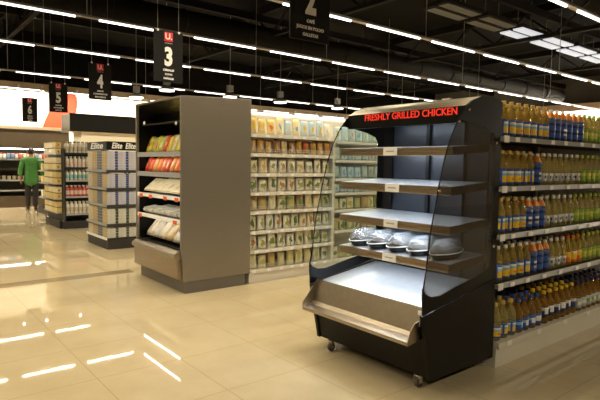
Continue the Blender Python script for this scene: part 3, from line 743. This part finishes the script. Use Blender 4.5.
def carton(name, w, d, h, side, endm, strip):
    """box with a coloured end strip on its long face and a differently printed short face"""
    bm = bmesh.new(); e = .0015
    box(bm, -w/2+e, w/2-e, -d/2+e, d/2-e, 0, h-.002)
    b = mesh(name, bm, side)
    bm = bmesh.new(); box(bm, w*.24, w/2-.0008, -d/2, d/2, .002, h-.004); st = mesh('printed_band', bm, strip)
    bm = bmesh.new(); box(bm, -w/2-.0004, -w/2+.002, -d/2+.004, d/2-.004, .002, h-.004); en = mesh('printed_end', bm, endm)
    return b, st, en
lil = mat('lilac_carton', (.46, .46, .54), .5, vary=.10, scale=20); gryc = mat('pale_grey_carton', (.52, .52, .48), .5, vary=.08, scale=20)
blu = mat('blue_band', (.035, .06, .20), .5); grn = mat('dark_green_band', (.05, .07, .05), .5, vary=.5, scale=60)
ends = [mat('ochre_end', (.54, .42, .20), .5, vary=.15, scale=30), mat('slate_end', (.12, .15, .20), .5, vary=.3, scale=30), mat('tan_end', (.48, .35, .15), .5, vary=.2, scale=30), mat('cream_end', (.58, .52, .38), .5, vary=.12, scale=30)]
TN = ['top', 'second', 'third', 'fourth', 'bottom']
for ti, (z, n) in enumerate(EZ):
    top = EZ[ti-1][0]-.052 if ti else 1.548
    h = (top-z-.006)/n
    w, d = .168, .235
    tpl = [carton('carton', w, d, h, lil if ti < 3 else gryc, e, blu if ti < 3 else grn) for e in ends]
    for cx in range(3):
        for cy in range(4):
            if cx > 0 and cy > 0: continue
            for kk in range(n):
                b, st, en = tpl[cy]
                root = link('carton', b, None, (EX+.086+.170*cx, EY+.122+.238*cy, z+.001+h*kk))
                if kk in (0, n-1) or True:
                    link('printed_band', st, root); link('printed_end', en, root)
                col = ('corner stack' if cx == 0 and cy == 0 else ('%s stack right of the corner' % ORD[cx] if cx else '%s stack left of the corner' % ORD[cy]))
                tag(root, '%s carton, %s from the bottom, %s, %s Elite tier' % ('lilac' if ti < 3 else 'pale grey', ORD[kk+1], col, TN[ti]), 'box', 'cartons on the %s Elite tier' % TN[ti])

# ------------------------------------------------------------------ end stand with white bottles and yellow cartons
GX, GY = 2.87, 11.2
GS = thing('bottle_stand', 'black shelving stand with rows of white, teal and red bottles, beyond the Elite stand', 'shelving', (GX, GY, 0))
def gp(name, bm, m, parent=None): return loc_part(name, bm, m, GS, False, parent)
gp('plinth', bx(GX+.03, GX+1.1, GY, GY+1.26, 0, .15), M['dark_shelf'])
gp('end_plinth', bx(GX-.02, GX+.029, GY+.10, GY+1.26, 0, .15), M['dark_shelf'])
gp('end_panel', bx(GX+.05, GX+.08, GY, GY+1.26, .151, 1.62), M['dark_shelf'])
gp('back_panel', bx(GX+.081, GX+1.1, GY+.45, GY+.47, .151, 1.62), M['dark_shelf'])
GZ = [1.535, 1.245, .985, .655, .30]
for z in GZ:
    s = gp('shelf', bx(GX+.081, GX+1.1, GY+.0, GY+.449, z-.03, z), M['dark_shelf'])
    gp('price_rail', bx(GX+.081, GX+1.1, GY-.018, GY-.001, z-.03, z+.006), M['lip_grey'] if z not in (1.535, 1.245) else M['dark_shelf'], s)
def plain_bottle(nm, r, h, m, capm, bandm):
    bm = bmesh.new(); lathe(bm, [(r*.9, 0), (r, .01), (r, h*.66), (r*.8, h*.76), (r*.4, h*.84), (r*.38, h*.88)], 14); b = mesh(nm, bm, m)
    bm = bmesh.new(); lathe(bm, [(r*.5, h*.88), (r*.5, h*.985), (r*.4, h)], 12); c = mesh('cap', bm, capm)
    bm = bmesh.new(); lathe(bm, [(r*1.01, h*.18), (r*1.015, h*.2), (r*1.015, h*.52), (r*1.01, h*.54)], 14, cap=False); l = mesh('label', bm, bandm)
    return kit([('bottle_body', b, []), ('cap', c, []), ('label', l, [])])
wm = mat('white_plastic', (.68, .64, .54), .4); pk = mat('pinkish_plastic', (.66, .50, .42), .4); tl = mat('teal_plastic', (.20, .42, .42), .4); rdp = mat('red_plastic', (.50, .08, .07), .4)
gcap = mat('grey_cap', (.20, .18, .15), .4); band = mat('beige_band', (.50, .44, .34), .5)
GB = [('white bottle with a dark cap', 'top', plain_bottle('bottle_body', .036, .235, wm, gcap, band)), ('pinkish white bottle', 'second', plain_bottle('bottle_body', .036, .225, wm, wm, pk)),
      ('teal bottle', 'third', plain_bottle('bottle_body', .036, .215, wm, wm, tl)), ('red bottle', 'fourth', plain_bottle('bottle_body', .036, .225, rdp, wm, pk)), ('plain white bottle', 'bottom', plain_bottle('bottle_body', .036, .25, wm, wm, band))]
for (desc, nm, kf), z in zip(GB, GZ):
    for d in range(2):
        for i in range(9):
            kf('bottle', '%s, %s from the left, %s row, %s tier' % (desc, ORD[i+1], ('front', 'back')[d], nm), 'bottle', (GX+.122+.080*i, GY+.042+.08*d, z+.0015), 'bottles on the %s tier of the dark stand' % nm, random.uniform(-.3, .3), sc=(1, 1, 1.0))
ycart = printed('yellow_carton', [(.80, .68, .34), (.84, .74, .46), (.74, .58, .22)], [(.70, .62, .42), (.40, .20, .08), (.74, .66, .46)], .32)
capc = mat('brown_lid', (.26, .19, .09), .5)
for ti, z in enumerate((1.51, 1.20, .91, .60, .325)):
    s = gp('side_ledge', bx(GX-.09 if ti in (2, 3) else GX-.065, GX+.049, GY+.14, GY+1.17, z-.02, z), M['lip_grey'])
for ti, z in enumerate((1.51, 1.20, .91, .60, .325)):
    h = .128 if ti < 4 else .115
    bm = bmesh.new(); box(bm, -.05, .05, -.155, .155, 0, h-.02); cb = mesh('yellow_carton', bm, ycart)
    bm = bmesh.new(); box(bm, -.053, .053, -.158, .158, h-.0195, h-.003); cl = mesh('lid', bm, capc)
    for cy in range(3):
        for kk in range(2):
            o = link('yellow_carton', cb, None, (GX-.008, GY+.315+.325*cy, z+.002+h*kk)); link('lid', cl, o)
            tag(o, 'yellow carton, %s one of the %s pair from the right, %s ledge' % (('lower', 'upper')[kk], ORD[cy+1], TN[ti]), 'box', 'yellow cartons on the stand side')

# next stand, mostly hidden
HX, HY = 3.32, 14.2
HS = thing('far_stand', 'mostly hidden dark shelving stand right of the man, beyond the yellow cartons', 'shelving', (HX, HY, 0))
loc_part('plinth', bx(HX, HX+1., HY, HY+1.1, 0, .17), M['dark_shelf'], HS)
loc_part('back_panel', bx(HX+.3, HX+.33, HY, HY+1.1, .171, 1.5), M['dark_shelf'], HS)
for z in (.42, .80, 1.12, 1.40):
    s = loc_part('shelf', bx(HX+.02, HX+.299, HY, HY+1.1, z-.03, z), M['lip_grey'], HS)
mj = pack_mesh('small_box', .2, .17, .2, ycart, .006)
for ti, z in enumerate((.42, .80, 1.12)):
    for i in range(3):
        tag(link('small_box', mj, None, (HX+.16, HY+.2+.34*i, z+.002)), 'pale box, %s shelf up, %s from the front, far hidden stand' % (ORD[ti+1], ORD[i+1]), 'box', 'boxes on the far hidden stand')

# ------------------------------------------------------------------ far wall: refrigerated cabinet, partition, fascia
WF = thing('wall_fridge', 'long open refrigerated wall cabinet under a brown fascia, behind the man', 'fridge', (-4, 17.1, 0))
def wp(name, bm, m, parent=None): return loc_part(name, bm, m, WF, False, parent)
wx0, wx1 = -4, 4.6
wp('base', bx(wx0, wx1, 17.05, 17.95, 0, .32), M['brown'])
wp('back_panel', bx(wx0, wx1, 17.85, 17.95, .32, 1.70), mat('fridge_liner', (.09, .075, .055), .5))
wp('fascia', bx(wx0, wx1, 17.0, 17.95, 1.72, 2.33), M['brown'])
wp('fascia_trim', bx(wx0, wx1, 16.98, 17.0, 2.27, 2.36), M['tan'])
wp('lamp_strip', bx(wx0+.1, wx1-.1, 17.10, 17.14, 1.69, 1.715), M['led_warm'])
for z in (1.40, 1.12, .80, .50):
    s = wp('shelf', bx(wx0, wx1, 17.15, 17.849, z-.02, z), M['dark_shelf'])
    wp('price_rail', bx(wx0, wx1, 17.13, 17.149, z-.035, z+.01), M['lip_grey'] if z != 1.12 else M['dark_shelf'], s)
jar_cols = [wm, rdp, mat('orange_tub', (.62, .30, .08), .4), mat('blue_tub', (.16, .24, .40), .4), mat('cream_tub', (.66, .56, .36), .4), pk]
KJ = []
for m in jar_cols:
    bm = bmesh.new(); lathe(bm, [(.045, 0), (.048, .01), (.050, .15)], 12); b = mesh('tub', bm, m)
    bm = bmesh.new(); lathe(bm, [(.051, .151), (.051, .168), (.047, .172)], 12); c = mesh('lid', bm, random.choice((wm, rdp, jar_cols[4])))
    KJ.append(kit([('tub', b, []), ('lid', c, [])]))
for i in range(20):
    random.choice(KJ)('food_tub', 'coloured tub, %s from the left, lit top shelf of the wall fridge' % ORD[i+1], 'tub', (2.45+.106*i+.13*0, 17.24, 1.402), 'tubs on the top shelf of the wall fridge')
for i in range(16):
    KJ[(0, 4, 5, 4)[i % 4]]('food_tub', 'pale tub, %s from the left, third shelf of the wall fridge' % ORD[i+1], 'tub', (2.45+.135*i, 17.26, .802), 'tubs on the third shelf of the wall fridge', sc=(1, 1, .7))
# pale partition with black fascia board on it
struct('wall_partition', bx(4.55, 20, 15.6, 16.4, 0, 2.21), M['cream_low'])
t = thing('black_fascia_board', 'wide black fascia board over the pale partition, behind the Elite stand', 'fascia', (4.22, 15.5, 2.21))
part('front_board', bx(0, 15, 0, .04, 0, .50), M['black_matt'], t)
part('side_board', bx(-.0, .04, .041, .90, 0, .50), M['brown_dark'], t)
part('under_board', bx(.041, 15, .041, 1.0, .0005, .03), M['cream_low'], t)
# orange leaf shape on the lit wall
bm = bmesh.new()
pts = [(.42*math.cos(a)*(1 if math.cos(a) > 0 else .8), 1.0*math.sin(a)) for a in [2*PI*i/28 for i in range(28)]]
prism(bm, [(x*math.cos(-.45)-z*math.sin(-.45), x*math.sin(-.45)+z*math.cos(-.45)) for x, z in pts], 'y', -.02, 0)
tag(part('orange_wall_shape', bm, M['orange'], None, loc=(4.55, 17.985, 2.70)), 'flat orange leaf shape on the lit cream wall, partly behind sign 5', 'wall decoration')

# ------------------------------------------------------------------ the man in green
def skin_mesh(name, verts, edges, m, sub=2):
    me = bpy.data.meshes.new(name); me.from_pydata([v[0] for v in verts], edges, [])
    o = bpy.data.objects.new(name, me); C.objects.link(o)
    md = o.modifiers.new('s', 'SKIN'); md.use_smooth_shade = True
    for i, v in enumerate(verts):
        r = v[1]; sv = me.skin_vertices[0].data[i]; sv.radius = r if isinstance(r, tuple) else (r, r); sv.use_root = (i == 0)
    sb = o.modifiers.new('u', 'SUBSURF'); sb.levels = sub; sb.render_levels = sub
    dg = bpy.context.evaluated_depsgraph_get(); dg.update()
    out = bpy.data.meshes.new_from_object(o.evaluated_get(dg)); bpy.data.objects.remove(o)
    out.materials.clear(); out.materials.append(m)
    for p in out.polygons: p.use_smooth = True
    return out
skin = mat('skin', (.30, .15, .08), .5); hairm = mat('black_hair', (.008, .006, .005), .5); greenm = mat('green_cloth', (.045, .165, .03), .8, vary=.15, scale=9)
trm = mat('dark_trousers', (.018, .015, .013), .8); shm = mat('black_shoes', (.010, .009, .008), .4)
MAN = thing('person', 'man in a loose green tunic and dark trousers walking away towards the wall fridge', 'person', (3.33, 16.05, 0))
MAN.rotation_euler = (0, 0, R(-14))
# faces +y; left arm on -x
V = [((0, 0, .93), (.15, .10)), ((0, 0, 1.10), (.14, .095)), ((0, .01, 1.28), (.165, .10)), ((0, .01, 1.40), (.13, .08)), ((0, .02, 1.48), .055), ((0, .03, 1.54), (.068, .08)), ((0, .035, 1.62), (.078, .098)), ((0, .03, 1.68), (.05, .06))]
E_ = [(i, i+1) for i in range(7)]
def limb(base, pts):
    prev = base
    for p in pts:
        V.append(p); E_.append((prev, len(V)-1)); prev = len(V)-1
    return prev
for s in (-1, 1):
    h = limb(3, [((s*.19, 0, 1.38), .055), ((s*.25, -.02, 1.12), .042), ((s*.265, .05 if s > 0 else -.04, .90), .032), ((s*.262, .06 if s > 0 else -.045, .83), (.036, .018))])
    bp = V[h][0]
    for f, (dy, ln) in enumerate(((-.028, .062), (-.010, .075), (.010, .078), (.028, .064))):
        limb(h, [((bp[0], bp[1]+dy, bp[2]-.045), .0095), ((bp[0]-s*.008, bp[1]+dy*1.1, bp[2]-.045-ln*.6), .008), ((bp[0]-s*.02, bp[1]+dy*1.1, bp[2]-.045-ln), .007)])
    limb(h, [((bp[0]-s*.01, bp[1]+.04, bp[2]-.0), .010), ((bp[0]-s*.016, bp[1]+.055, bp[2]-.04), .008)])
    fy = .10 if s < 0 else -.08
    limb(0, [((s*.09, 0, .84), .085), ((s*.095, fy*.5+.02, .48), .055), ((s*.098, fy, .09), .034)])
link('body', skin_mesh('body', V, E_, skin), MAN)
T = [((0, 0, 1.02), (.195, .135)), ((0, 0, .84), (.205, .15)), ((0, 0, .70), (.21, .155))]
TV = [((0, 0, 1.10), (.185, .13)), ((0, .01, 1.28), (.20, .13)), ((0, .01, 1.41), (.15, .10)), ((0, .018, 1.465), (.075, .07)), ((0, 0, .88), (.205, .165)), ((0, 0, .645), (.205, .16))]
TE = [(0, 1), (1, 2), (2, 3), (0, 4), (4, 5)]
for s in (-1, 1):
    b = len(TV); TV += [((s*.20, 0, 1.385), .078), ((s*.262, -.02, 1.13), .066), ((s*.275, .04 if s > 0 else -.03, .93), .058)]
    TE += [(2, b), (b, b+1), (b+1, b+2)]
link('tunic', skin_mesh('tunic', TV, TE, greenm), MAN)
PV = [((0, 0, .90), (.115, .08))]; PEd = []
for s in (-1, 1):
    fy = .10 if s < 0 else -.08
    b = len(PV); PV += [((s*.088, 0, .78), .088), ((s*.097, fy*.5+.02, .46), .084), ((s*.10, fy, .075), .070)]; PEd += [(0, b), (b, b+1), (b+1, b+2)]
link('trousers', skin_mesh('trousers', PV, PEd, trm), MAN)
for s in (-1, 1):
    fy = .10 if s < 0 else -.08
    bm = bmesh.new(); bmesh.ops.create_uvsphere(bm, u_segments=14, v_segments=8, radius=1)
    for v in bm.verts: v.co = Vector((s*.103+v.co.x*.054, fy+.045+v.co.y*.14, max(0, .045+v.co.z*.055)))
    part('shoe', bm, shm, MAN, True)
bm = bmesh.new(); bmesh.ops.create_uvsphere(bm, u_segments=18, v_segments=12, radius=1)
for v in bm.verts:
    c = v.co.copy(); v.co = Vector((c.x*.089, .022+c.y*.108 if c.y < 0 else .022+c.y*.085, 1.625+c.z*.100))
hair = part('hair', bm, hairm, MAN, True)
for s in (-1, 1):
    bm = bmesh.new(); bmesh.ops.create_uvsphere(bm, u_segments=10, v_segments=6, radius=1)
    for v in bm.verts: v.co = Vector((s*.090+v.co.x*.012, .035+v.co.y*.022, 1.585+v.co.z*.032))
    part('ear', bm, skin, MAN, True)
    bm = bmesh.new(); bmesh.ops.create_uvsphere(bm, u_segments=8, v_segments=6, radius=.010)
    for v in bm.verts: v.co += Vector((s*.032, .122, 1.605))
    part('eye', bm, M['p_white'], MAN, True)
bm = bmesh.new(); bmesh.ops.create_cone(bm, segments=8, radius1=.018, radius2=.006, depth=.05)
for v in bm.verts: v.co = Vector((v.co.x, .130-v.co.z*.25, 1.575+v.co.z))
part('nose', bm, skin, MAN, True)

# ------------------------------------------------------------------ world and colour management
w = bpy.data.worlds.new('world'); bpy.context.scene.world = w; w.use_nodes = True
w.node_tree.nodes['Background'].inputs[0].default_value = (.02, .017, .013, 1); w.node_tree.nodes['Background'].inputs[1].default_value = .3
sc = bpy.context.scene
sc.view_settings.view_transform = 'Standard'; sc.view_settings.look = 'None'; sc.view_settings.exposure = 0.3; sc.view_settings.gamma = 1
sc.view_settings.use_curve_mapping = False
sc.cycles.use_denoising = True
sc.cycles.max_bounces = 10; sc.cycles.transparent_max_bounces = 24; sc.cycles.sample_clamp_indirect = 6
